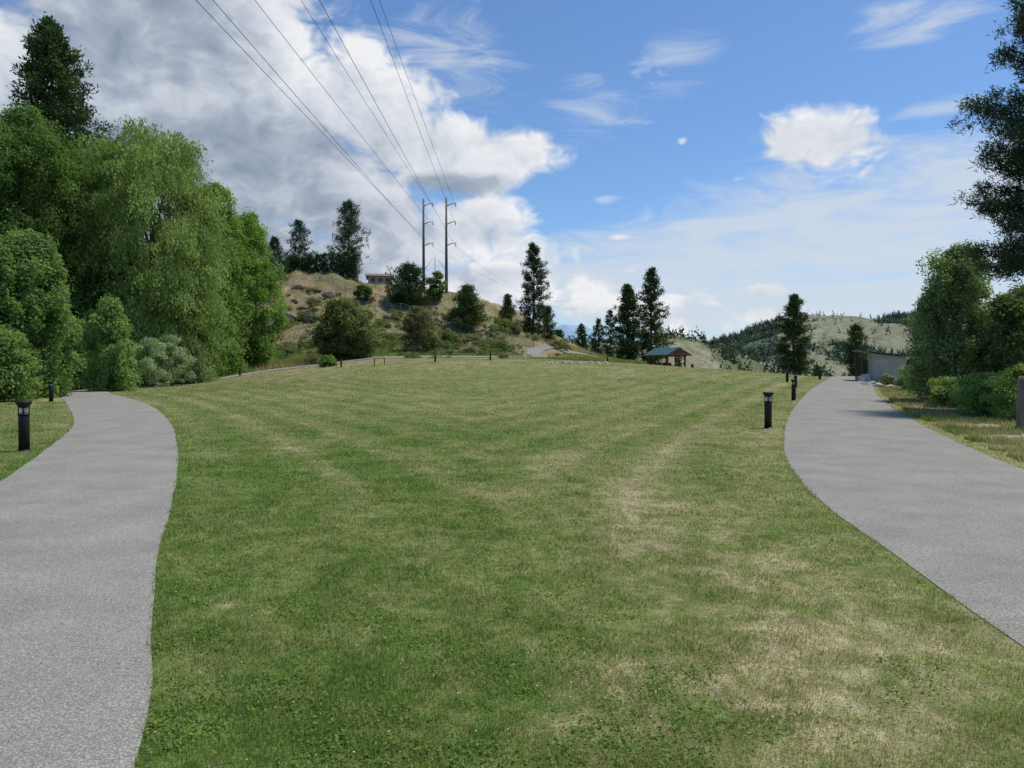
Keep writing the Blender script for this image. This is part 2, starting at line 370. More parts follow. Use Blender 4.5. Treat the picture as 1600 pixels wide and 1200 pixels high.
ang = np.radians(rng.uniform(-38, 30, N)); rr = 2.5*np.exp(rng.random(N)*np.log(12/2.5)); x = rr*np.sin(ang); y = rr*np.cos(ang)
a, b, c = is_lawn(x, y, .01); mk = fbm(x*2.6, y*2.6, 4, 55)+.12*sstep(1.0, -1.5, x)-.05*sstep(0, 2, x)
k = (a | b) & (rng.random(N) < .75*sstep(.50, .74, mk)+.03); x, y, rr = x[k], y[k], rr[k]; n = len(x)
nn = unit(np.stack([rng.normal(0, .6, n), rng.normal(0, .6, n), np.ones(n)], 1)); aa = unit(np.cross(nn, rng.normal(size=(n, 3)))); bb = np.cross(nn, aa)
s = rng.uniform(.005, .015, n)*(1+.03*rr)
V = diamonds(np.stack([x, y, H(x, y)+rng.uniform(.003, .026, n)], 1), aa, bb, s*1.8, s)
cc = mixc((.12,.195,.042), (.20,.28,.075), rng.random(n))
wd = fast_mesh('clover', V, np.arange(n*4).reshape(-1, 4), M_grass, None, np.repeat(cc, 4, 0)); tag(wd, 'patches of small clover and weeds in the near lawn', 'clover', None, 'stuff')
N = 1300; ang = np.radians(rng.uniform(-34, 30, N)); rr = 3*np.exp(rng.random(N)*np.log(22/3)); x = rr*np.sin(ang); y = rr*np.cos(ang)
a, b, c = is_lawn(x, y, .05); k = a & (fbm(x*.8, y*.8, 2, 66) > .5); x, y = x[k], y[k]; n = len(x)
nn = unit(np.stack([rng.normal(0, .3, n), rng.normal(0, .3, n), np.ones(n)], 1)); aa = unit(np.cross(nn, rng.normal(size=(n, 3)))); bb = np.cross(nn, aa); s = rng.uniform(.004, .008, n)*(1+.03*y)
fl = fast_mesh('clover_flowers', diamonds(np.stack([x, y, H(x, y)+.035], 1), aa, bb, s, s), np.arange(n*4).reshape(-1, 4), M_white); tag(fl, 'tiny white clover flowers dotted over the near lawn', 'flowers', None, 'stuff')
N = 250000; px = rng.uniform(60, 1010, N); y = rng.uniform(50, 150, N); x = (px-800)/1200*y
a, b, c = is_lawn(x, y, -.2); dp = dpath(x, y)
k = (~a) & (dp > 2.1) & (fbm(x*.25, y*.25, 3, 77) > .26); k &= (y < 106) | (rng.random(N) < .6); x, y, dp = x[k], y[k], dp[k]; n = len(x)
q = fbm(x*.2, y*.2, 3, 78); foot = 1-sstep(100, 112, y); cc = mixc((.17,.24,.065), (.38,.31,.18), sstep(.42, .64, q-.06*foot+.04*(1-foot)))*rng.uniform(.7, 1.3, n)[:, None]
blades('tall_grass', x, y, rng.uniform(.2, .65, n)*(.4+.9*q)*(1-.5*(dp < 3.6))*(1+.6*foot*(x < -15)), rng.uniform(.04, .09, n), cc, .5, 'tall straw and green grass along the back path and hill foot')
N = 160000; y = 6*np.exp(rng.random(N)*np.log(75/6)); x = xRR(y)+.35+rng.random(N)**1.4*11
k = fbm(x*.9, y*.6, 4, 79)+.12*sstep(4, 9, x-xRR(y)) > .42; x, y = x[k], y[k]; n = len(x); q = fbm(x*.5, y*.5, 3, 80)
cc = mixc((.14,.19,.055), (.36,.31,.18), sstep(.35, .6, q))*rng.uniform(.6, 1.35, n)[:, None]
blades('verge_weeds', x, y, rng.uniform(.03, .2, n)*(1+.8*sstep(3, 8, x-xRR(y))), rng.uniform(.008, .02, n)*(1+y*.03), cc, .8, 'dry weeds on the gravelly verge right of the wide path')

# ------------------------------------------------------------ trees
LEAFK = 2.75; NEEDK = 1.45
PR = {'round': ([0,.1,.3,.6,.85,1], [.35,.75,1,.95,.62,.1]), 'poplar': ([0,.12,.35,.6,.85,1], [.6,.9,1,.8,.45,.08]),
      'bush': ([0,.2,.5,.8,1], [.8,1,.95,.65,.15]), 'tall': ([0,.1,.3,.6,.85,1],[.6,.88,1,.92,.62,.15]), 'dome': ([0,.15,.45,.7,.88,1],[.75,.95,1,.92,.68,.25])}
def broad(name, loc, h, R, seed, label, cat='tree', group=None, prof='round', z0=.08, K=260, n=110, lL=.26, lW=.15, cr=.9, c1=(.05,.095,.02), c2=(.09,.14,.035), droop=0., willow=False, lobes=9, bark=None, trunkr=None, ysc=1.0, trunk_name='trunk', vert=0.):
    g = np.random.default_rng(seed); root = empty(name, loc); tag(root, label, cat, group)
    xs, ys = PR[prof]; P = lambda t: np.interp(t, xs, ys)
    lt = (np.arange(lobes)+g.random(lobes))/lobes*.88+.02; la = np.arange(lobes)*2.4+g.random(lobes)*1.2
    lr = R*P(lt)*g.uniform(.42, .68, lobes); lz = h*(z0+(1-z0)*lt)
    LC = np.stack([np.cos(la)*lr, np.sin(la)*lr*ysc, lz], 1); LR = R*g.uniform(.38, .6, lobes)*(.5+.5*P(lt))
    k1 = int(K*.6); li = g.integers(0, lobes, k1); d = unit(g.normal(size=(k1, 3))); d[:, 2] = d[:, 2]*(.9+vert)+.1
    c_a = LC[li]+d*(LR[li]*g.uniform(.6, 1., k1))[:, None]
    k2 = K-k1; t = g.random(k2); a = g.random(k2)*2*np.pi; r_ = R*P(t)*(.35+.65*np.sqrt(g.random(k2)))*(1+.14*np.sin(3*a+7*t+seed))
    c_b = np.stack([np.cos(a)*r_, np.sin(a)*r_*ysc, h*(z0+(1-z0)*t)], 1)
    CC = np.vstack([c_a, c_b]); CC[:, 2] = np.clip(CC[:, 2], cr*.35, h-cr*.3)
    cb = g.uniform(.8, 1.2, K); ch = g.random(K); cs = cr*g.uniform(.6, 1.25, K)
    if not willow:
        idx = np.repeat(np.arange(K), n); m = len(idx); d = unit(g.normal(size=(m, 3)))
        pos = CC[idx]+d*(cs[idx]*(.35+.65*g.random(m)))[:, None]*np.array([1, 1, .72+vert])
        nrm = unit(d+g.normal(size=(m, 3))*.55+np.array([0, 0, .35])); ax = g.normal(size=(m, 3)); ax[:, 2] -= droop; aa = unit(np.cross(np.cross(nrm, ax), nrm)); bb = np.cross(nrm, aa)
    else:
        S = 14; per = max(4, n//S); base = np.repeat(np.arange(K), S); q = len(base); d = unit(g.normal(size=(q, 3))); d[:, 2] = np.abs(d[:, 2])*.8
        st = CC[base]+d*cs[base][:, None]*g.uniform(.5, 1, q)[:, None]; ln = g.uniform(.5, 1.8, q)
        s = np.tile(np.linspace(0, 1, per), q); idx2 = np.repeat(np.arange(q), per); idx = base[idx2]; m = len(idx)
        outw = unit(np.stack([st[:, 0], st[:, 1], 0*st[:, 0]], 1)+g.normal(size=(q, 3))*1.2*np.array([1, 1, 0]))
        pos = st[idx2]+outw[idx2]*(s*ln[idx2]*.6)[:, None]; pos[:, 2] -= (s**1.6)*ln[idx2]*.95; pos += g.normal(size=(m, 3))*.11
        aa = unit(np.stack([g.normal(0, .6, m), g.normal(0, .6, m), -np.ones(m)], 1)); nrm = unit(outw[idx2]+g.normal(size=(m, 3))*.7); bb = unit(np.cross(nrm, aa))
    pos[:, 2] = np.maximum(pos[:, 2], .04)
    V = diamonds(pos, aa, bb, lL*g.uniform(.6, 1.3, m), lW*g.uniform(.6, 1.3, m))
    cc = mixc(c1, c2, np.clip(ch[idx]*.7+g.random(m)*.3, 0, 1))*(cb[idx]*g.uniform(.8, 1.2, m))[:, None]*LEAFK
    fast_mesh('crown' if trunk_name == 'trunk' else 'foliage', V, np.arange(m*4).reshape(-1, 4), M_leaf, root, np.repeat(cc, 4, 0))
    tr = trunkr or .018*h+.03; mb = MB()
    if trunk_name == 'trunk':
        pts = [(.15*math.sin(i*.9+seed)*R*.12, .1*math.cos(i*1.1+seed)*R*.1, h*.86*i/7-.15) for i in range(8)]
        mb.tube(pts, [tr*(1.25 if i == 0 else 1-.13*i) for i in range(8)], 9)
        for i in range(lobes):
            s = pts[min(6, max(1, int(LC[i][2]/h*5)))]; e = LC[i]; mid = ((s[0]+e[0])/2, (s[1]+e[1])/2, (s[2]+e[2])/2+.1*h*.2)
            mb.tube([s, mid, e], [tr*.34, tr*.2, tr*.07], 6)
            for q in range(3):
                cidx = np.where(li == i)[0]
                if len(cidx) > q: mb.tube([mid, c_a[cidx[q]]], [tr*.14, tr*.04], 5)
    else:
        for i in range(lobes): mb.tube([(LC[i][0]*.12, LC[i][1]*.12, -.05), (LC[i][0]*.6, LC[i][1]*.6, LC[i][2]*.6), tuple(LC[i])], [tr, tr*.7, tr*.25], 6)
    mb.build(trunk_name, bark or M_bark, root, True)
    return root

def pine(name, loc, h, R, seed, label, cat='pine tree', group=None, nb=60, tufts=6, nn=16, nL=.38, nW=.07, t0=.12, c1=(.024,.045,.018), c2=(.05,.078,.03), pr=([0,.1,.35,.6,.85,1],[.7,.9,1,.8,.5,.12]), tj=.16, trunkr=None, flat=.08, spread=.24):
    g = np.random.default_rng(seed); root = empty(name, loc); tag(root, label, cat, group)
    bend = g.uniform(-.02, .02, 2)*h; trp = lambda t: np.array([bend[0]*math.sin(t*3), bend[1]*math.sin(t*2.5), h*t])
    tr = trunkr or .014*h+.04; T = MB(); T.tube([trp(i/9)-np.array([0, 0, .15 if i == 0 else 0]) for i in range(10)], [tr*(1.2 if i == 0 else 1-.105*i) for i in range(10)], 9)
    pos = []; dr = []; bi = []
    for i in range(nb):
        u = (i+g.random())/nb; t = t0+(1-t0)*u*.985; a = i*2.4+g.uniform(-.5, .5)
        L = R*np.interp(u, *pr)*g.uniform(.5, 1.15); e = -.12+.75*u**1.5+g.uniform(-.12, .12); p0 = trp(t)
        hd = np.array([math.cos(a), math.sin(a), 0]); lat = np.array([-math.sin(a), math.cos(a), 0])
        f = lambda s: p0+hd*L*s*math.cos(e)+np.array([0, 0, 1])*(L*s*math.sin(e)+.18*L*s*s-.1*L*s)
        T.tube([f(0), f(.5), f(.95)], [tr*.22*(1-u*.6), tr*.13*(1-u*.6), tr*.04], 5, False)
        nt2 = max(2, int(tufts*(.4+.6*L/R)))
        for q in range(nt2):
            s = .25+.78*(q+g.random())/nt2
            p = f(s)+lat*g.normal()*spread*L*s+np.array([0, 0, g.normal()*flat*L])
            d = unit(g.normal(size=(nn, 3))+hd*.5+np.array([0, 0, .45]))
            pos.append(p+d*nL*.42+g.normal(size=(nn, 3))*tj); dr.append(d); bi.append(np.full(nn, g.uniform(.75, 1.25)))
    d = unit(g.normal(size=(nn*3, 3))+np.array([0, 0, .9])); pos.append(trp(1)+d*nL*.4-np.array([0, 0, nL*.5])*g.random((nn*3, 1))); dr.append(d); bi.append(np.ones(nn*3))
    pos = np.vstack(pos); dr = np.vstack(dr); bi = np.concatenate(bi); m = len(pos)
    bb = unit(np.cross(dr, g.normal(size=(m, 3)))); V = diamonds(pos, dr, bb, nL*g.uniform(.7, 1.2, m), nW*g.uniform(.7, 1.3, m))
    cc = mixc(c1, c2, g.random(m))*bi[:, None]*NEEDK
    T.build('trunk', M_pbark, root, True)
    fast_mesh('crown', V, np.arange(m*4).reshape(-1, 4), M_needle, root, np.repeat(cc, 4, 0))
    return root
def htop(loc, px, py): return at(px, py, loc.y).z-loc.z
def tr_b(px, Y, top, hw, seed, label, **k):
    l = onpx(px, Y); return broad(k.pop('name', 'broadleaf_tree'), l, htop(l, px, top), hw*Y/1200, seed, label, **k)
l = onpx(84, 76); pine('fir_tree', l, htop(l, 84, 34), 100*76/1200, 10, 'tallest dark conifer at the far left rising above the leafy trees', 'conifer', nb=120, tufts=22, nn=26, nL=.55, nW=.15, tj=.3, t0=.05, c1=(.032,.058,.022), c2=(.06,.09,.033), pr=([0,.2,.5,.8,.93,1],[1,1,.85,.52,.28,.06]))
tr_b(48, 64, 178, 108, 11, 'dark green cottonwood at the far left below the tallest conifer', name='cottonwood_tree', prof='tall', K=640, n=120, cr=1.0, c1=(.032,.056,.017), c2=(.058,.088,.027), lobes=18, vert=.4)
tr_b(-75, 58, 130, 120, 12, 'dark broadleaf tree cut by the left edge of the view', name='cottonwood_tree', prof='tall', K=380, n=110, cr=1.0, c1=(.028,.052,.016), c2=(.052,.084,.026), lobes=12, vert=.4)
tr_b(240, 68, 200, 98, 13, 'large drooping willow with pale green hanging strands in the left tree row', name='willow_tree', prof='dome', K=900, n=150, lL=.32, lW=.11, cr=1.15, c1=(.074,.102,.034), c2=(.112,.146,.052), willow=True, lobes=18, z0=.03)
tr_b(150, 74, 222, 62, 14, 'willow behind the cottonwood and left of the large drooping willow', name='willow_tree', prof='dome', K=480, n=140, lL=.32, lW=.11, cr=1.1, c1=(.065,.09,.03), c2=(.10,.132,.048), willow=True, lobes=11, z0=.03)
tr_b(335, 80, 292, 56, 15, 'bright green broadleaf tree just right of the large willow', name='ash_tree', prof='tall', K=500, n=120, cr=.9, c1=(.054,.09,.024), c2=(.088,.13,.036), lobes=14, z0=.02, vert=.4)
tr_b(388, 86, 335, 50, 16, 'rightmost bright green broadleaf tree of the left row beside the dry hill', name='ash_tree', prof='tall', K=460, n=120, cr=.9, c1=(.056,.094,.024), c2=(.092,.136,.036), lobes=13, z0=.02, vert=.4)
tr_b(300, 72, 400, 50, 17, 'lower leafy tree filling the row beneath the bright green trees', name='ash_tree', prof='bush', K=240, n=110, cr=.9, c1=(.044,.075,.021), c2=(.072,.108,.031), lobes=9, z0=.02)
tr_b(42, 43, 372, 74, 18, 'young leafy poplar nearest the left path behind the black bollards', name='poplar_tree', prof='tall', K=400, n=120, lL=.2, lW=.12, cr=.55, c1=(.05,.08,.026), c2=(.082,.118,.04), lobes=14, z0=.02, vert=.5)
tr_b(-40, 40, 400, 70, 19, 'leafy young tree half outside the left edge of the view', name='poplar_tree', prof='tall', K=240, n=110, lL=.2, lW=.12, cr=.55, c1=(.04,.068,.021), c2=(.068,.10,.031), lobes=9, z0=.02, vert=.5)
tr_b(172, 52, 470, 44, 20, 'small pale green sapling standing at the bend of the left path', name='poplar_sapling', prof='poplar', K=190, n=100, lL=.2, lW=.11, cr=.5, c1=(.065,.096,.033), c2=(.10,.138,.05), lobes=8, z0=.02, vert=.4)
for i, (px, Y, top, hw, lb) in enumerate([(228, 60, 530, 36, 'silvery green shrub left of the other two below the large willow'), (266, 63, 524, 34, 'silvery green shrub in the middle of three below the large willow'), (300, 68, 540, 27, 'silvery green shrub rightmost of three below the large willow')]):
    tr_b(px, Y, top, hw, 30+i, lb, name='silver_shrub', cat='shrub', group='silver shrubs below the willow', prof='bush', K=80, n=90, lL=.17, lW=.08, cr=.5, c1=(.085,.115,.065), c2=(.135,.165,.10), lobes=6, trunk_name='stems', trunkr=.03)
for i, (px, Y, top, hw, lb) in enumerate([(125, 56, 500, 40, 'dark understory shrub behind the small sapling'), (5, 38, 520, 48, 'dark green shrub at the left edge behind the nearest bollard'), (345, 82, 500, 45, 'round leafy shrub under the bright green trees'), (408, 90, 505, 30, 'leafy shrub where the tree row meets the dry hill')]):
    tr_b(px, Y, top, hw, 40+i, lb, name='leafy_shrub', cat='shrub', prof='bush', K=110, n=90, lL=.2, lW=.11, cr=.6, c1=(.045,.075,.023), c2=(.085,.118,.038), lobes=7, trunk_name='stems', trunkr=.03)
def on_hit(px, base, top, hw, seed, label, **k):
    l = hit(px, base); return broad(k.pop('name', 'hill_shrub'), l, max(.5, htop(l, px, top)), hw*l.y/1200, seed, label, **k)
LEAFK = 2.1
on_hit(540, 562, 470, 50, 51, 'big rounded olive green bush at the foot of the dry hill', cat='bush', prof='bush', K=330, n=90, lL=.3, lW=.17, cr=.95, c1=(.064,.08,.031), c2=(.098,.114,.045), lobes=13, trunk_name='stems', trunkr=.06)
on_hit(655, 550, 480, 28, 52, 'brownish twiggy bush beside the big olive bush on the hill', cat='bush', prof='bush', K=140, n=70, lL=.3, lW=.12, cr=.8, c1=(.07,.07,.038), c2=(.105,.10,.052), lobes=7, trunk_name='stems', trunkr=.05)
on_hit(512, 573, 556, 14, 53, 'little green shrub on the grass before the big olive bush', cat='bush', prof='bush', K=40, n=60, lL=.2, lW=.12, cr=.4, lobes=4, trunk_name='stems', trunkr=.03)
on_hit(681, 470, 424, 14, 54, 'bright green small tree between the twin power poles', name='young_aspen', cat='tree', prof='tall', K=90, n=60, lL=.32, lW=.2, cr=.7, c1=(.06,.095,.028), c2=(.085,.12,.038), lobes=6)
on_hit(568, 468, 445, 14, 55, 'small dark shrub high on the hill below the house', cat='bush', prof='bush', K=50, n=60, lL=.3, lW=.18, cr=.7, c1=(.03,.055,.02), c2=(.05,.075,.03), lobes=4, trunk_name='stems', trunkr=.04)
on_hit(700, 545, 515, 20, 57, 'low green thicket on the slope below the wire fence', cat='bush', prof='bush', K=60, n=60, lL=.28, lW=.15, cr=.6, c1=(.06,.075,.03), c2=(.085,.10,.04), lobes=4, trunk_name='stems', trunkr=.04)
bpro = [broad('brush_clump', (0,0,-400), 1.3+.3*i, 1.3+.25*i, 400+i, 'scrubby brush clump scattered over the dry hillside', 'bush', 'brush on the dry hillside', prof='bush', K=26, n=42, lL=.24, lW=.12, cr=.5, c1=[(.07,.085,.04),(.085,.085,.05),(.055,.075,.03)][i], c2=[(.10,.115,.055),(.11,.108,.065),(.08,.105,.04)][i], lobes=4, trunk_name='stems', trunkr=.03) for i in range(3)]
gb = np.random.default_rng(77); sp = []
while len(sp) < 95:
    px = gb.uniform(440, 880); crest = np.interp(px, [440,600,700,780,880], [436,444,466,494,536]); py = crest+8+(560-crest-8)*gb.random()**.75
    if (500 < px < 590 and py > 475) or (800 < px < 868 and py > 536) or (px < 560 and py < 500 and gb.random() < .5): continue
    sp.append((px, py))
for i, (px, py) in enumerate(sp):
    o = bpro[i] if i < 3 else copy_tree(bpro[int(gb.integers(0, 3))]); o.location = hit(px, py)-Vector((0,0,.1)); s = gb.uniform(.35, 1.15); o.scale = (s*1.2, s*1.2, s*.85); o.rotation_euler.z = gb.uniform(0, 6)
rp = ([0,.15,.4,.7,.9,1],[.75,1,1,.85,.5,.15])
def pn(px, Y, top, hw, seed, label, base=None, **k):
    l = hit(px, base) if base else onpx(px, Y)
    return pine(k.pop('name', 'pine_tree'), l, htop(l, px, top), hw*l.y/1200*1.12, seed, label, **k)
pn(640, 0, 418, 32, 61, 'round bushy dark pine on the hill left of the power poles', base=482, nb=70, tufts=10, nn=24, pr=rp, t0=.06, nL=.5, nW=.12, tj=.25)
pn(729, 0, 450, 25, 62, 'squat olive pine on the slope right of the power poles', base=518, nb=60, tufts=9, nn=22, pr=rp, t0=.06, nL=.48, nW=.11, tj=.25, c1=(.035,.055,.02), c2=(.06,.085,.03))
pn(545, 158, 316, 30, 63, 'tall ponderosa on the hilltop behind the cedar hedge', nb=80, tufts=9, nn=24, nL=.5, nW=.12, tj=.25)
pn(467, 162, 346, 21, 64, 'smaller hilltop pine left of the tall ponderosa', nb=60, tufts=8, nn=20, nL=.5, nW=.12, tj=.22)
pn(430, 135, 372, 20, 65, 'dark spire shaped pine at the edge of the left tree row', nb=60, tufts=8, nn=18, nL=.45, nW=.1)
pn(832, 132, 382, 25, 66, 'tallest lone ponderosa right of the dry hill', nb=58, tufts=11, nn=28, nL=.46, nW=.115, t0=.08, tj=.2)
pn(793, 136, 462, 13, 67, 'slim pointed conifer left of the tallest ponderosa', nb=46, tufts=7, nn=20, nL=.4, nW=.11, t0=.03, tj=.2)
pn(856, 138, 480, 13, 68, 'short conifer tucked right of the tallest ponderosa', nb=42, tufts=7, nn=20, nL=.4, nW=.11, t0=.03, tj=.2)
pn(981, 122, 447, 22, 69, 'left pine of the dark pair beside the teal roofed pavilion', nb=60, tufts=11, nn=28, nL=.45, nW=.12, t0=.04, tj=.2)
pn(1018, 126, 420, 27, 70, 'taller right pine of the dark pair beside the teal roofed pavilion', nb=64, tufts=11, nn=28, nL=.46, nW=.12, t0=.04, tj=.2)
pn(1241, 92, 462, 26, 71, 'lone pine beside the far end of the wide right path', nb=54, tufts=11, nn=30, nL=.36, nW=.085, t0=.06, tj=.16)
pn(1336, 98, 508, 22, 72, 'short pine behind the blue roofed shed', nb=50, tufts=8, nn=20, nL=.36, nW=.09, t0=.05)
for i, (px, Y, top, hw, lb) in enumerate([(908, 170, 508, 11, 'short dark conifer left of the dense clump in mid distance'), (935, 165, 500, 13, 'dark conifer in the clump left of the pavilion pines'), (953, 160, 486, 13, 'tallest dark conifer of the clump left of the pavilion pines'), (873, 200, 517, 10, 'small distant conifer right of the tallest ponderosa')]):
    pn(px, Y, top, hw, 80+i, lb, nb=36, tufts=6, nn=14, nL=.55, nW=.17, t0=.03)
l = onpx(1655, 29); pine('pine_tree', l, htop(l, 1655, -70), 130*29/1200, 90, 'large dark pine cut by the right edge of the view', nb=84, tufts=27, nn=60, nL=.25, nW=.036, tj=.14, t0=.31, c1=(.03,.05,.028), c2=(.055,.08,.042), pr=([0,.12,.35,.6,.85,1],[.75,1,.95,.85,.55,.1]), trunkr=.24, flat=.05, spread=.21)
LEAFK = 2.5
tr_b(1492, 36, 388, 66, 91, 'bushy grey green poplar right of the shed', name='poplar_tree', prof='poplar', K=440, n=120, lL=.13, lW=.08, cr=.46, c1=(.07,.10,.045), c2=(.11,.14,.065), lobes=16, z0=.01, vert=.4)
tr_b(1592, 34, 450, 58, 92, 'leafy tree under the big pine at the right edge', name='leafy_tree', prof='bush', K=260, n=110, lL=.15, lW=.09, cr=.48, c1=(.052,.08,.032), c2=(.082,.11,.044), lobes=10, z0=.02)
tr_b(1545, 27, 586, 56, 93, 'bright green bush spreading over the verge at right', name='verge_bush', cat='bush', prof='bush', K=160, n=110, lL=.09, lW=.06, cr=.3, c1=(.075,.115,.032), c2=(.12,.16,.05), lobes=10, trunk_name='stems', trunkr=.02)
tr_b(1625, 24, 570, 64, 94, 'bright green bush behind the weathered post', name='verge_bush', cat='bush', prof='bush', K=150, n=110, lL=.09, lW=.06, cr=.3, c1=(.072,.11,.032), c2=(.115,.15,.047), lobes=10, trunk_name='stems', trunkr=.02)
tr_b(1480, 32, 592, 32, 95, 'low green weed clump at the foot of the poplar', name='verge_bush', cat='bush', prof='bush', K=80, n=90, lL=.1, lW=.06, cr=.28, c1=(.07,.105,.033), c2=(.11,.145,.047), lobes=7, trunk_name='stems', trunkr=.02)
tr_b(1422, 48, 572, 24, 96, 'grey green shrub before the right end of the shed wall', name='verge_bush', cat='bush', prof='bush', K=60, n=70, lL=.13, lW=.08, cr=.3, c1=(.065,.088,.04), c2=(.10,.125,.058), lobes=6, trunk_name='stems', trunkr=.02)
tr_b(1388, 54, 586, 13, 97, 'low scrubby bush at the middle of the shed wall', name='verge_bush', cat='bush', prof='bush', K=30, n=70, lL=.13, lW=.08, cr=.25, c1=(.08,.09,.045), c2=(.12,.13,.065), lobes=5, trunk_name='stems', trunkr=.02)
for i, px in enumerate([452, 463, 474, 485, 497, 508, 519, 530, 541, 553]):
    l = onpx(px, 150); hh = htop(l, px, (404 if px < 490 else 398)+random.uniform(-4, 5))
    pine('cedar_tree', l, max(2.5, hh), 1.15, 100+i, 'narrow dark cedar in the clipped hedge along the hill crest', 'cedar', 'cedar hedge on the hill crest', nb=40, tufts=5, nn=14, nL=.4, nW=.14, t0=.02, pr=([0,.2,.8,1],[1,1,.8,.3]))

# ------------------------------------------------------------ distant hills
def ridge(name, tops, Y, depth, ca, cb, seed, tree_n, th_, thr, tcol, foot=-34, label=None, thin=0.05):
    pxs = np.linspace(tops[0][0], tops[-1][0], 220); tp = np.interp(pxs, [t[0] for t in tops], [t[1] for t in tops])
    rows = 46; s = np.linspace(0, 1.25, rows); S, P = np.meshgrid(s, pxs, indexing='ij'); T = np.tile(tp, (rows, 1))
    yy = Y-depth+depth*S; X = (P-800)/1200*yy; zt = EYE+(575-T)/1200*Y
    prof_ = np.where(S < 1, np.sin(np.clip(S, 0, 1)*np.pi/2)**1.15, 1-(S-1)*1.2)
    Z = foot+(zt-foot)*prof_+(fbm(X/(Y*.045), yy/(Y*.045), 4, seed)-.5)*Y*.018*np.clip(S*2, 0, 1)
    cm = fbm(X/(Y*.05), yy/(Y*.08), 3, seed+3)
    cc = mixc(ca, cb, sstep(thr-.04, thr+.04, cm).ravel())
    n = len(pxs); i, j = np.meshgrid(np.arange(rows-1), np.arange(n-1), indexing='ij')
    F = np.stack([i*n+j, i*n+j+1, (i+1)*n+j+1, (i+1)*n+j], -1).reshape(-1, 4)
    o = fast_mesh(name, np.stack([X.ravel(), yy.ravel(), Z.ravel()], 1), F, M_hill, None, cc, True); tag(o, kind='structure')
    if tree_n:
        g = np.random.default_rng(seed); ri = g.integers(2, 38, tree_n*5); ci = g.integers(0, n, tree_n*5)
        ok = (cm[ri, ci] > thr) | (g.random(tree_n*5) < thin); ri, ci = ri[ok][:tree_n], ci[ok][:tree_n]; m = len(ri)
        jx = g.normal(0, Y*.004, m); bx = X[ri, ci]+jx; by = yy[ri, ci]; bz = Z[ri, ci]-.5; hh = th_*g.uniform(.5, 1.2, m); q = 14
        t = np.tile((np.arange(q)+.5)/q, m); id_ = np.repeat(np.arange(m), q); a = g.random(m*q)*6.28; r_ = hh[id_]*.26*(1.05-t)
        pos = np.stack([bx[id_]+np.cos(a)*r_, by[id_]+np.sin(a)*r_, bz[id_]+hh[id_]*t], 1)
        d = unit(np.stack([np.cos(a), np.sin(a), g.uniform(-.5, .3, m*q)], 1)); d2 = unit(np.cross(d, g.normal(size=(m*q, 3)))+np.array([0, 0, .4]))
        V = diamonds(pos, d, d2, hh[id_]*.40*(1.15-t), hh[id_]*.24*np.ones(m*q))
        c3 = np.asarray(tcol)*g.uniform(.9, 1.1, m)[id_][:, None]*g.uniform(.92, 1.08, m*q)[:, None]
        fo = fast_mesh('forest', V, np.arange(m*q*4).reshape(-1, 4), M_needle, None, np.repeat(c3, 4, 0)); tag(fo, label, 'forest', None, 'stuff')
ridge('hills', [(830,560),(880,545),(930,540),(1000,540),(1045,526),(1080,530),(1120,545),(1170,562),(1230,580),(1300,590)], 520, 190, (.23,.22,.14), (.12,.14,.075), 201, 600, 8, .47, (.08,.105,.062), label='scattered pines on the nearer tan hill beyond the pavilion')
ridge('hills', [(1000,575),(1080,552),(1120,534),(1180,517),(1230,504),(1300,500),(1360,503),(1420,498),(1500,500),(1600,503),(1900,475)], 1400, 560, (.20,.205,.135), (.08,.108,.072), 205, 8500, 10, .46, (.085,.12,.088), label='dark pine forest covering the far hill at right', thin=.03)  # distance haze put into the colour: tree tone kept close to slope tone
ridge('mountains', [(600,560),(700,540),(800,524),(860,514),(885,508),(915,509),(940,517),(1000,524),(1060,534),(1200,544),(1400,560)], 9000, 2500, (.26,.37,.47), (.24,.34,.45), 209, 0, 1, .5, (0,0,0))  # bluish base colours carry the distance haze, no real atmosphere here
g = np.random.default_rng(5)
protos = [pine('valley_conifer', onpx(1090+i*45, 230), 7+i*1.2, 1.7, 300+i, 'dark conifer in the valley beyond the end of the lawn', 'conifer', 'conifers in the valley beyond the lawn', nb=26, tufts=4, nn=9, nL=.7, nW=.28, t0=.04) for i in range(3)]
for i in range(36):
    o = copy_tree(protos[i % 3]); px_, Y_ = g.uniform(1060, 1450), g.uniform(160, 300); o.location = onpx(px_, Y_); s = g.uniform(.6, 1.2); s *= .75 if px_ > 1280 else 1; o.scale = (s, s, s); o.rotation_euler.z = g.uniform(0, 6)

# ------------------------------------------------------------ rocks
def rock(seed, mat_, s):
    bm = bmesh.new(); bmesh.ops.create_icosphere(bm, subdivisions=3, radius=1); g = random.Random(seed); pl = [(Vector((g.gauss(0,1), g.gauss(0,1), g.gauss(0,1))).normalized(), g.uniform(.55, .85)) for _ in range(9)]
    for v in bm.verts:
        for n_, d_ in pl:
            k = v.co.dot(n_)-d_
            if k > 0: v.co -= n_*k
        v.co *= 1+.06*math.sin(v.co.x*9+seed)*math.cos(v.co.y*8); v.co = Vector((v.co.x*s[0], v.co.y*s[1], v.co.z*s[2]+s[2]*.2))
    me = bpy.data.meshes.new('boulder'); bm.to_mesh(me); bm.free(); me.materials.append(mat_); return me
hr = [rock(i, M_rock, (1.6, 1.0, .8)) for i in range(4)]; wr = [rock(10+i, M_wrock, (.36, .28, .2)) for i in range(4)]
def put_rock(me, loc, s, rz, label, group):
    o = bpy.data.objects.new('boulder', me); C.objects.link(o); o.location = loc; o.scale = (s, s, s); o.rotation_euler.z = rz; tag(o, label, 'boulder', group)
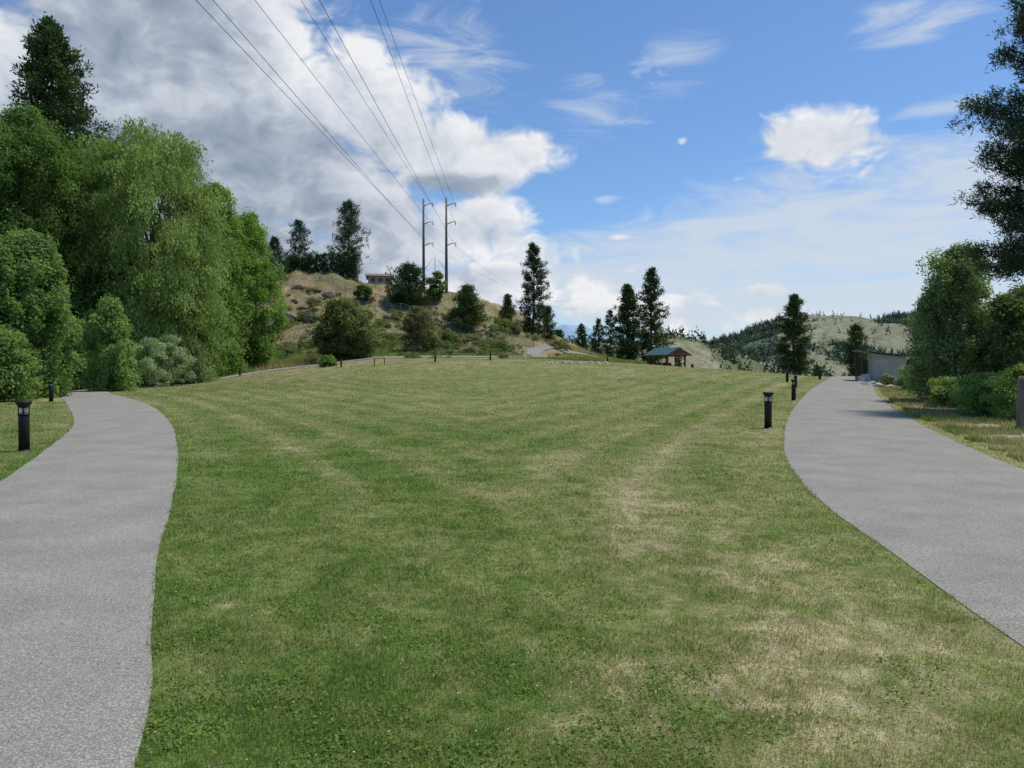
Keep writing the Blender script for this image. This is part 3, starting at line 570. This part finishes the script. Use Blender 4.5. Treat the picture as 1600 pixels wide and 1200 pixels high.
for i, (px, py) in enumerate([(452,462),(466,452),(497,456),(514,464),(445,492),(488,500),(610,498),(460,474),(640,498),(472,484),(490,474),(456,500)]):
    put_rock(hr[i % 4], hit(px, py), random.uniform(.45, .95), random.uniform(-.4, .4), 'weathered brown boulder in the outcrops on the dry hillside', 'boulders on the dry hillside')
for i in range(17):
    px = 858+i*5.6+random.uniform(-1.5, 1.5); l = hit(px, 567.5+.6*math.sin(i)); put_rock(wr[i % 4], l, random.uniform(.4, .85), random.uniform(0, 6), 'pale boulder in the low row at the back edge of the lawn', 'pale boulders at the back of the lawn')
for i, (px, py) in enumerate([(1343,600),(1352,603),(1362,600),(1371,604),(1383,601),(1392,606)]):
    put_rock(wr[i % 4], hit(px, py), random.uniform(.7, 1.2), random.uniform(0, 6), 'grey tan boulder in the pile before the blue roofed shed', 'boulders before the shed')

# ------------------------------------------------------------ bollards
def make_bollard():
    r_ = empty('bollard_light', (0,0,0))
    MB().tube([(0,0,-.02),(0,0,.012),(0,0,.013),(0,0,.03)], [.15,.15,.115,.108], 24).build('base_plate', M_black, r_, True)
    MB().tube([(0,0,.012),(0,0,.70),(0,0,.715)], [.1,.1,.094], 28).build('post', M_black, r_, True)
    MB().tube([(0,0,.715),(0,0,.735),(0,0,.74)], [.112,.112,.104], 28).build('collar', M_black, r_, True)
    MB().tube([(0,0,.74),(0,0,.80),(0,0,.88)], [.05,.045,.06], 20).build('lamp_lens', M_lens, r_, True)
    for k in range(4):
        a = k*math.pi/2+.5; MB().tube([(math.cos(a)*.088, math.sin(a)*.088, .735),(math.cos(a)*.092, math.sin(a)*.092, .89)], [.011,.011], 8).build('strut', M_black, r_, True)
    MB().tube([(0,0,.86),(0,0,.885),(0,0,.965),(0,0,.985),(0,0,.99)], [.07,.105,.15,.15,.135], 28).build('cap', M_black, r_, True)
    return r_
bp = make_bollard(); BL = [
 (38,706,'nearest black bollard light on the grass left of the left path'),(80,628,'second black bollard light along the outer edge of the left path'),(170,607,'black bollard light at the bend of the left path before the sapling'),
 (375,588,'black bollard light before the bright green trees by the back path'),(533,574,'black bollard light near the big olive bush by the back path'),(680,566,'black bollard light on the back path below the twin power poles'),
 (766,563,'black bollard light on the back path just left of the uphill bend'),(949,566,'black bollard light right of the pale boulder row'),
 (1200,670,'nearest black bollard light on the lawn beside the wide right path'),(1240,626,'second black bollard light along the wide right path'),(1243,606,'third black bollard light along the wide right path'),(1230,597,'small far bollard light below the lone pine at right'),(1281,593,'farthest bollard light where the wide right path vanishes')]
for i, (px, py, lb) in enumerate(BL):
    o = bp if i == 0 else copy_tree(bp); o.location = hit(px, py, 8); o.rotation_euler.z = i*.7; tag(o, lb, 'bollard', 'black bollard lights along the paths')
    if 560 < py < 590 and px < 1000: o.scale = (.8, .8, .8)
# ------------------------------------------------------------ power poles and wires
PY = 152
ZS = [25.6, 29.8, 33.4]
P1 = at(662, 455, PY); P2 = at(697.5, 455, PY)
ends = []
for i, (P, top, lb) in enumerate([(P1, 312, 'left brown steel power pole of the pair on the hill'), (P2, 310, 'right brown steel power pole of the pair on the hill')]):
    b = hz(P.x, PY); r_ = empty('power_pole', (P.x, PY, b)); tag(r_, lb, 'power pole', 'twin power poles on the hill'); hh = (EYE+(575-top)/1200*PY)-b
    MB().tube([(0,0,-.3),(0,0,hh*.5),(0,0,hh)], [.34,.25,.17], 12).build('pole', M_steel, r_, True)
    for z in ZS:
        zz = z-b; ca_ = MB().tube([(0,0,zz+.1),(.9,0,zz+.55),(1.9,0,zz+.75)], [.10,.08,.05], 8).build('crossarm', M_steel, r_, True)
        MB().tube([(1.85,0,zz+.72)]+[(1.85,0,zz+.72-.09*k) for k in range(1, 9)], [.04]+[.09 if k % 2 else .045 for k in range(1, 9)], 8).build('insulator', M_steel, r_, True)
        ends.append(Vector((P.x+1.85, PY, z)))
b = MB()
w = P2.x-P1.x; zz = [EYE+(575-423)/1200*PY, EYE+(575-402)/1200*PY]
b.tube([(0,0,0),(w/2,0,zz[1]-zz[0]),(w,0,0)], [.07]*3, 6)
b.tube([(0,0,-2.6),(w/2,0,0.0),(w,0,-2.6)], [.07]*3, 6).tube([(w/2,0,0),(w/2,0,zz[1]-zz[0])], [.06,.06], 6)
o = b.build('cross_brace', M_steel, None, True); o.location = (P1.x, PY-.02, zz[0]); tag(o, 'steel cross brace spanning between the twin power poles', 'brace')
WS = [(0,325,0),(0,350,.55),(1,410,0),(2,478,0),(3,510,0),(4,585,0),(5,597,0)]
for k, pxt, ox in WS:
    e = ends[k]+Vector((ox*-1.2, 0, 0)); Yt = (e.z-EYE-.0)/(575/1200); q = at(pxt, 0, Yt)
    d = (q.x-e.x)/(Yt-PY); P = []
    for s in np.linspace(0, 1, 60):
        yy = PY-260*s; P.append((e.x+d*(yy-PY), yy, e.z-9*s*(1-s)*.5+.0))
    o = MB().tube(P, [.022]*60, 5).build('power_line', M_wire, None, True)
    tag(o, 'black power line reaching the top of the view as wire %s from the left' % ['one','two','three','four','five','six','seven'][[325,350,410,478,510,585,597].index(pxt)], 'power line', 'power lines overhead')
for k, e in enumerate([ends[0], ends[3]]):
    t = Vector((38+k*2, 420, 40-k*5)); P = [tuple(e.lerp(t, s)-Vector((0,0,22*s*(1-s)))) for s in np.linspace(0, 1, 30)]
    o = MB().tube(P, [.018]*30, 4).build('power_line', M_wire, None, True); tag(o, ['faint far line running right from the left power pole', 'faint far line running right from the right power pole'][k], 'power line', 'far power lines behind the poles')

# ------------------------------------------------------------ fences
def fence(name, pts, hgt, gap, m, label, rails, pr_, lattice):
    P = [hit(*p) for p in pts]; r_ = empty(name, P[0]); tag(r_, label, 'fence'); o0 = P[0]; pos = []
    for a_, b_ in zip(P[:-1], P[1:]):
        n_ = max(1, int((b_-a_).length/gap))
        for i in range(n_):
            q = a_.lerp(b_, i/n_); pos.append(Vector((q.x, q.y, hz(q.x, q.y))))
    pos.append(P[-1])
    for q in pos: MB().tube([q-o0-Vector((0,0,.2)), q-o0+Vector((0,0,hgt))], [pr_, pr_], 6).build('post', m, r_, True)
    for z in rails: MB().tube([q-o0+Vector((0,0,z)) for q in pos], [pr_*.55]*len(pos), 4).build('rail', m, r_, True)
    ml = MB()
    for a_, b_ in zip(pos[:-1], pos[1:]):
        a0 = a_-o0; b0 = b_-o0
        for k in range(lattice):
            u = k/lattice; v = (k+1)/lattice; w = .012
            for (s, e, z1, z2) in ((u, v, .1, hgt-.05), (v, u, .1, hgt-.05)):
                ml.tube([a0.lerp(b0, s)+Vector((0,0,z1)), a0.lerp(b0, e)+Vector((0,0,z2))], [w, w], 3, False)
    ml.build('mesh_panel', m, r_)
fence('chain_link_fence', [(500,440),(520,446),(560,464),(600,478),(640,494),(680,512),(720,522),(760,534),(800,540),(834,542)], 1.6, 3, M_fence, 'green chain link fence running down the dry hillside', (1.6, .1), .045, 9)
fence('wire_fence', [(440,546),(458,542),(478,536),(498,530)], 1.4, 2.5, M_grey, 'dark wire fence at the foot of the rocky slope', (1.4, .1), .03, 3)

# ------------------------------------------------------------ info panel
l = hit(593, 571); r_ = empty('info_panel', l, .1); r_.scale = (.7,.7,.7); tag(r_, 'low tan information panel on two posts before the hill', 'sign')
for s in (-1, 1): MB().box((s*.62, 0, .45), (.1, .1, .95)).build('post', M_dwood, r_)
MB().box((0, -.05, .98), (1.6, .5, .06), rx=.5).build('panel', M_wood, r_, bevel=.008)
MB().box((0, -.068, 1.022), (1.45, .4, .012), rx=.5).build('notice_sheet', M_wood, r_)
# ------------------------------------------------------------ weathered post
l = onpx(1597, 20.5); h_ = htop(l, 1597, 588); r_ = empty('wooden_post', l); tag(r_, 'gnarled weathered wooden post at the right edge beside the bushes', 'post')
MB().tube([(0,0,-.1),(.02,0,.2),(-.02,.02,.6),(.03,0,.95),(0,.02,1.25),(.02,0,h_)], [.17,.13,.11,.135,.115,.08], 9).build('post', M_wood, r_, True)
MB().tube([(.03,0,.95),(.12,-.04,1.08),(.16,-.05,1.14)], [.06,.05,.03], 7).build('knot', M_wood, r_, True)

# ------------------------------------------------------------ house on the hill
l = onpx(594, 160); l.z = at(594, 444.5, 160).z; r_ = empty('house', l, .15); tag(r_, 'tan house with brown gabled roof on top of the hill', 'house')
MB().box((0,0,-.6), (4.6,6,4.0)).build('wall', M_stucco, r_)
rf = MB(); rf.poly([(-2.9,-3.3,1.3),(2.9,-3.3,1.3),(2.9,0,2.1),(-2.9,0,2.1)], (0,0,.14)).poly([(-2.9,0.01,2.1),(2.9,0.01,2.1),(2.9,3.3,1.3),(-2.9,3.3,1.3)], (0,0,.14)); rf.build('roof', M_rooft, r_)
MB().box((1.2,.5,2.3), (.4,.4,.6)).build('chimney', M_conc, r_)
for xx in (-1.3, 0.2, 1.6):
    w_ = MB().box((xx,-3.03,.6), (.9,.06,.8)).build('window', M_stucco, r_); MB().box((xx,-3.07,.6), (.76,.03,.66)).build('pane', M_glass, w_)

# ------------------------------------------------------------ pavilion
l = onpx(1042, 112); r_ = empty('picnic_pavilion', l, rad(-64)); r_.scale = (.8,.8,.85); tag(r_, 'open timber picnic pavilion with teal metal gable roof', 'pavilion')
MB().box((0,0,.03), (6.6,5.0,.16)).build('slab', M_conc, r_)
for x_ in (-2.7, 0, 2.7):
    for y_ in (-1.95, 1.95): MB().tube([(x_,y_,.1),(x_,y_,2.15)], [.19,.17], 8).build('post', M_log, r_, True)
for y_ in (-1.95, 1.95): MB().box((0,y_,2.23), (6.4,.24,.22)).build('beam', M_log, r_)
for x_ in (-2.9, 0, 3.45):
    t = MB(); t.box((x_,0,2.42), (.28,4.6,.28)); t.box((x_,0,2.85), (.26,.26,.8))
    for s in (-1, 1): t.tube([(x_,s*2.65,2.25),(x_,0,3.42)], [.18,.18], 6); t.tube([(x_,0,2.5),(x_,s*1.1,2.88)], [.12,.12], 6)
    t.build('truss', M_log, r_)
rf = MB(); rf.poly([(-3.6,-2.8,2.28),(3.6,-2.8,2.28),(3.6,0,3.58),(-3.6,0,3.58)], (0,0,.07)).poly([(-3.6,.01,3.58),(3.6,.01,3.58),(3.6,2.8,2.28),(-3.6,2.8,2.28)], (0,0,.07))
rf.build('roof', M_teal, r_)
tb = empty('picnic_table', l+Vector((0,0,.1)), rad(-60)); tag(tb, 'brown picnic table under the teal roofed pavilion', 'table')
MB().box((0,0,.74), (1.8,.75,.05)).build('tabletop', M_dwood, tb)
for s in (-1, 1):
    MB().box((0,s*.65,.44), (1.8,.26,.045)).build('bench', M_dwood, tb); MB().box((s*.6,0,.36), (.08,1.4,.08)).build('crossbar', M_dwood, tb); MB().box((s*.6,0,.36), (.07,.6,.7)).build('leg', M_dwood, tb)

# ------------------------------------------------------------ shed
l = onpx(1376, 60); r_ = empty('utility_shed', l, rad(-14)); r_.scale = (.88,.88,.92); tag(r_, 'small beige concrete shed with slanted blue sheet roof', 'shed')
MB().box((.45,0,1.0), (2.7,2.2,2.05)).build('wall', M_conc, r_, bevel=.02)
MB().poly([(-.88,-1.08,2.02),(1.78,-1.08,2.02),(-.88,-1.08,2.38)], (0,2.16,0)).build('gable_infill', M_conc, r_)
MB().poly([(-2.1,-1.6,2.60),(2.3,-1.6,2.06),(2.3,1.6,2.06),(-2.1,1.6,2.60)], (0,0,.05)).build('roof', M_bluer, r_)
for y_ in (-1.3, 1.3): MB().box((-1.8,y_,1.27), (.1,.1,2.54)).build('post', M_dwood, r_)
MB().box((-1.35,.9,.9), (.9,.05,1.8)).build('back_screen', M_dwood, r_)
for i, (px, Y, s, lb) in enumerate([(1346, 58, .42, 'pale plastic crate left of the shed'), (1353, 59, .55, 'taller pale storage box beside the crate left of the shed')]):
    p = onpx(px, Y); mb = MB().box((0,0,s/2), (s,s*.8,s)); e_ = empty('storage_crate', p, .3); tag(e_, lb, 'crate'); mb.build('body', M_pale, e_, bevel=.03); MB().box((0,0,s+.03), (s*1.08,s*.88,.06)).build('lid', M_pale, e_, bevel=.012)

# ------------------------------------------------------------ light
SAZ, SEL = rad(66), rad(64)
sd = Vector((math.sin(SAZ)*math.cos(SEL), math.cos(SAZ)*math.cos(SEL), math.sin(SEL)))
sl = bpy.data.lights.new('sun', 'SUN'); sl.energy = 4.3; sl.angle = rad(5.0); sl.color = (1, .95, .86)
so = bpy.data.objects.new('sun', sl); C.objects.link(so); so.rotation_euler = sd.to_track_quat('Z', 'Y').to_euler(); so.location = (30, 0, 50)

W = bpy.data.worlds.new('World'); bpy.context.scene.world = W; W.use_nodes = True; nt = W.node_tree; N = nt.nodes; L = nt.links; N.clear()
SKS = .145
def ae(px, py):
    d = ray(px, py).normalized(); return math.atan2(d.x, d.y), math.asin(d.z)
def math_(nt, op, a, b=None, c=None, clamp=False):
    n = nt.nodes.new('ShaderNodeMath'); n.operation = op; n.use_clamp = clamp
    for i, v in enumerate((a, b, c)):
        if v is None: continue
        if isinstance(v, (int, float)): n.inputs[i].default_value = v
        else: nt.links.new(v, n.inputs[i])
    return n.outputs[0]
def vmath(nt, op, a, b=None):
    n = nt.nodes.new('ShaderNodeVectorMath'); n.operation = op
    for i, v in enumerate((a, b)):
        if v is None: continue
        if isinstance(v, (tuple, list)): n.inputs[i].default_value = v
        else: nt.links.new(v, n.inputs[i])
    return n
def blobs(nt, P, lst, base=-1.0):
    out = None
    for (px, py, rx, ry, w) in lst:
        a, e = ae(px, py); s = math.cos(a)
        v = vmath(nt, 'SUBTRACT', P, (a, e, 0)).outputs[0]
        v = vmath(nt, 'MULTIPLY', v, (1200/rx/(s*s), 1200/ry/s, 0)).outputs[0]
        d = vmath(nt, 'DOT_PRODUCT', v, v).outputs['Value']
        m = math_(nt, 'MULTIPLY_ADD', d, -.8, w)
        out = m if out is None else math_(nt, 'SMOOTH_MAX', out, m, .25)
    return math_(nt, 'MAXIMUM', out, base)
CUM = [(300,60,300,190,1.0),(400,200,260,140,1.1),(120,250,360,200,1.2),(490,95,85,80,.5),(640,245,195,60,.95),(800,245,110,44,.75),(560,330,150,75,.85),
       (760,365,110,58,.8),(650,385,110,65,.9),(850,405,90,42,.7),(780,445,240,42,.8),(960,475,180,28,.6),(1060,510,110,20,.5),(1210,490,150,18,.35),(1285,228,128,54,.8),(1205,235,45,20,.35),
       (1035,108,80,36,.08),(920,160,90,45,.0),(925,312,65,16,.3),(1180,277,75,11,.2),(965,370,28,7,.4),(1180,455,60,14,.3),(420,420,300,75,.95),(1065,221,14,9,.35),(1250,185,60,14,.1)]
DARK = [(300,320,330,160,1),(560,345,130,50,.8),(240,90,200,140,.75),(400,240,180,70,.85),(420,400,250,70,.8),(720,290,120,22,.6),(760,430,150,22,.2)]
CIR = [(1350,380,340,120,1.1),(1560,320,260,110,1.1),(1150,370,170,70,.8),(1430,25,130,40,.45),(1480,170,100,18,.4),(690,110,150,100,.4),(1240,285,150,30,.5),(1050,450,460,80,1.2),(1050,100,110,60,.25),(930,170,100,60,.3),(1380,470,330,45,1.2),(1380,215,260,10,.2)]
G = bpy.data.node_groups.new('cloud_density', 'ShaderNodeTree')
G.interface.new_socket('P', in_out='INPUT', socket_type='NodeSocketVector'); G.interface.new_socket('D', in_out='OUTPUT', socket_type='NodeSocketFloat')
gi = G.nodes.new('NodeGroupInput'); go = G.nodes.new('NodeGroupOutput'); Pi = gi.outputs[0]
S = vmath(G, 'MULTIPLY', Pi, (1, 1.45, 1)).outputs[0]
def n2d(tree, vec, scale, det, rough=.5, dist=0):
    n = tree.nodes.new('ShaderNodeTexNoise'); n.noise_dimensions = '2D'; n.inputs['Scale'].default_value = scale; n.inputs['Detail'].default_value = det; n.inputs['Roughness'].default_value = rough; n.inputs['Distortion'].default_value = dist
    tree.links.new(vec, n.inputs['Vector']); return n
n0 = n2d(G, S, 10, 2)
wv = vmath(G, 'SUBTRACT', n0.outputs['Color'], (.5, .5, .5)).outputs[0]; wv = vmath(G, 'MULTIPLY', wv, (.08, .08, .0)).outputs[0]; S2 = vmath(G, 'ADD', S, wv).outputs[0]
n1 = n2d(G, S2, 7, 8, .59)
v1 = G.nodes.new('ShaderNodeTexVoronoi'); v1.voronoi_dimensions = '2D'; v1.inputs['Scale'].default_value = 17; v1.inputs['Detail'].default_value = 2; v1.inputs['Roughness'].default_value = .6; G.links.new(S2, v1.inputs['Vector'])
d = math_(G, 'MULTIPLY', math_(G, 'SUBTRACT', n1.outputs[0], .5), 2.3)
d = math_(G, 'MULTIPLY_ADD', math_(G, 'SUBTRACT', .40, v1.outputs['Distance']), .45, d); G.links.new(d, go.inputs[0])
tc = N.new('ShaderNodeTexCoord'); sx = N.new('ShaderNodeSeparateXYZ'); L.new(tc.outputs['Generated'], sx.inputs[0])
az = math_(nt, 'ARCTAN2', sx.outputs[0], sx.outputs[1]); el = math_(nt, 'ARCSINE', sx.outputs[2])
cb = N.new('ShaderNodeCombineXYZ'); L.new(az, cb.inputs[0]); L.new(el, cb.inputs[1]); P = cb.outputs[0]
def grp(v): n = N.new('ShaderNodeGroup'); n.node_tree = G; L.new(v, n.inputs[0]); return n.outputs[0]
Mk = math_(nt, 'ADD', blobs(nt, P, CUM), .14)
q1 = grp(P); q2 = grp(vmath(nt, 'ADD', P, (.020, .028, 0)).outputs[0])
d1 = math_(nt, 'ADD', q1, Mk)
def smooth(v, a, b):
    n = N.new('ShaderNodeMapRange'); n.interpolation_type = 'SMOOTHSTEP'; n.inputs[1].default_value = a; n.inputs[2].default_value = b; L.new(v, n.inputs[0]); return n.outputs[0]
alpha = smooth(d1, -.18, .5)
lit = math_(nt, 'MULTIPLY_ADD', math_(nt, 'SUBTRACT', q1, q2), .50, .82, clamp=True)
dk = smooth(blobs(nt, P, DARK), -.5, .7)
nd = n2d(nt, vmath(nt, 'MULTIPLY', P, (1, 1.8, 1)).outputs[0], 4.5, 3)
thick = smooth(d1, .3, 1.5)
lit = math_(nt, 'SUBTRACT', lit, math_(nt, 'MULTIPLY', thick, .24))
lit = math_(nt, 'SUBTRACT', lit, math_(nt, 'MULTIPLY', dk, math_(nt, 'MULTIPLY_ADD', nd.outputs[0], .8, .06)), clamp=True)
cr = N.new('ShaderNodeValToRGB'); e = cr.color_ramp.elements; e[0].position = 0; e[0].color = (.25,.31,.41,1); e[1].position = 1; e[1].color = (.88,.89,.91,1)
x_ = e.new(.3); x_.color = (.38,.44,.54,1); x_ = e.new(.62); x_.color = (.64,.685,.755,1); L.new(lit, cr.inputs[0])
cs = vmath(nt, 'MULTIPLY', cr.outputs[0], (1/SKS,)*3).outputs[0]
rt = N.new('ShaderNodeMapping'); rt.inputs['Rotation'].default_value = (0, 0, rad(-12)); rt.inputs['Scale'].default_value = (3.6, 15, 1); L.new(P, rt.inputs[0])
nc = n2d(nt, rt.outputs[0], 1.9, 8, .64, .6)
cm = math_(nt, 'MULTIPLY_ADD', math_(nt, 'SUBTRACT', nc.outputs[0], .5), 2.7, blobs(nt, P, CIR))
ca = math_(nt, 'MULTIPLY', smooth(cm, -.25, 1.15), .85)
sky = N.new('ShaderNodeTexSky'); sky.sky_type = 'NISHITA'; sky.sun_disc = False; sky.sun_elevation = SEL; sky.sun_rotation = SAZ; sky.altitude = 400; sky.air_density = 1.0; sky.dust_density = .6; sky.ozone_density = 1.5
tint = vmath(nt, 'MULTIPLY', sky.outputs[0], (.60, .77, .95)).outputs[0]
def mixn(f, a, b):
    m = N.new('ShaderNodeMix'); m.data_type = 'RGBA'; L.new(f, m.inputs[0])
    for k, v in ((6, a), (7, b)):
        if isinstance(v, tuple): m.inputs[k].default_value = v
        else: L.new(v, m.inputs[k])
    return m.outputs[2]
c_ = mixn(ca, tint, (.64/SKS, .70/SKS, .78/SKS, 1)); c_ = mixn(alpha, c_, cs)
bg = N.new('ShaderNodeBackground'); bg.inputs['Strength'].default_value = SKS; L.new(c_, bg.inputs[0])
wo = N.new('ShaderNodeOutputWorld'); L.new(bg.outputs[0], wo.inputs[0])
sc = bpy.context.scene; sc.view_settings.view_transform = 'Standard'; sc.view_settings.look = 'None'; sc.view_settings.exposure = 0
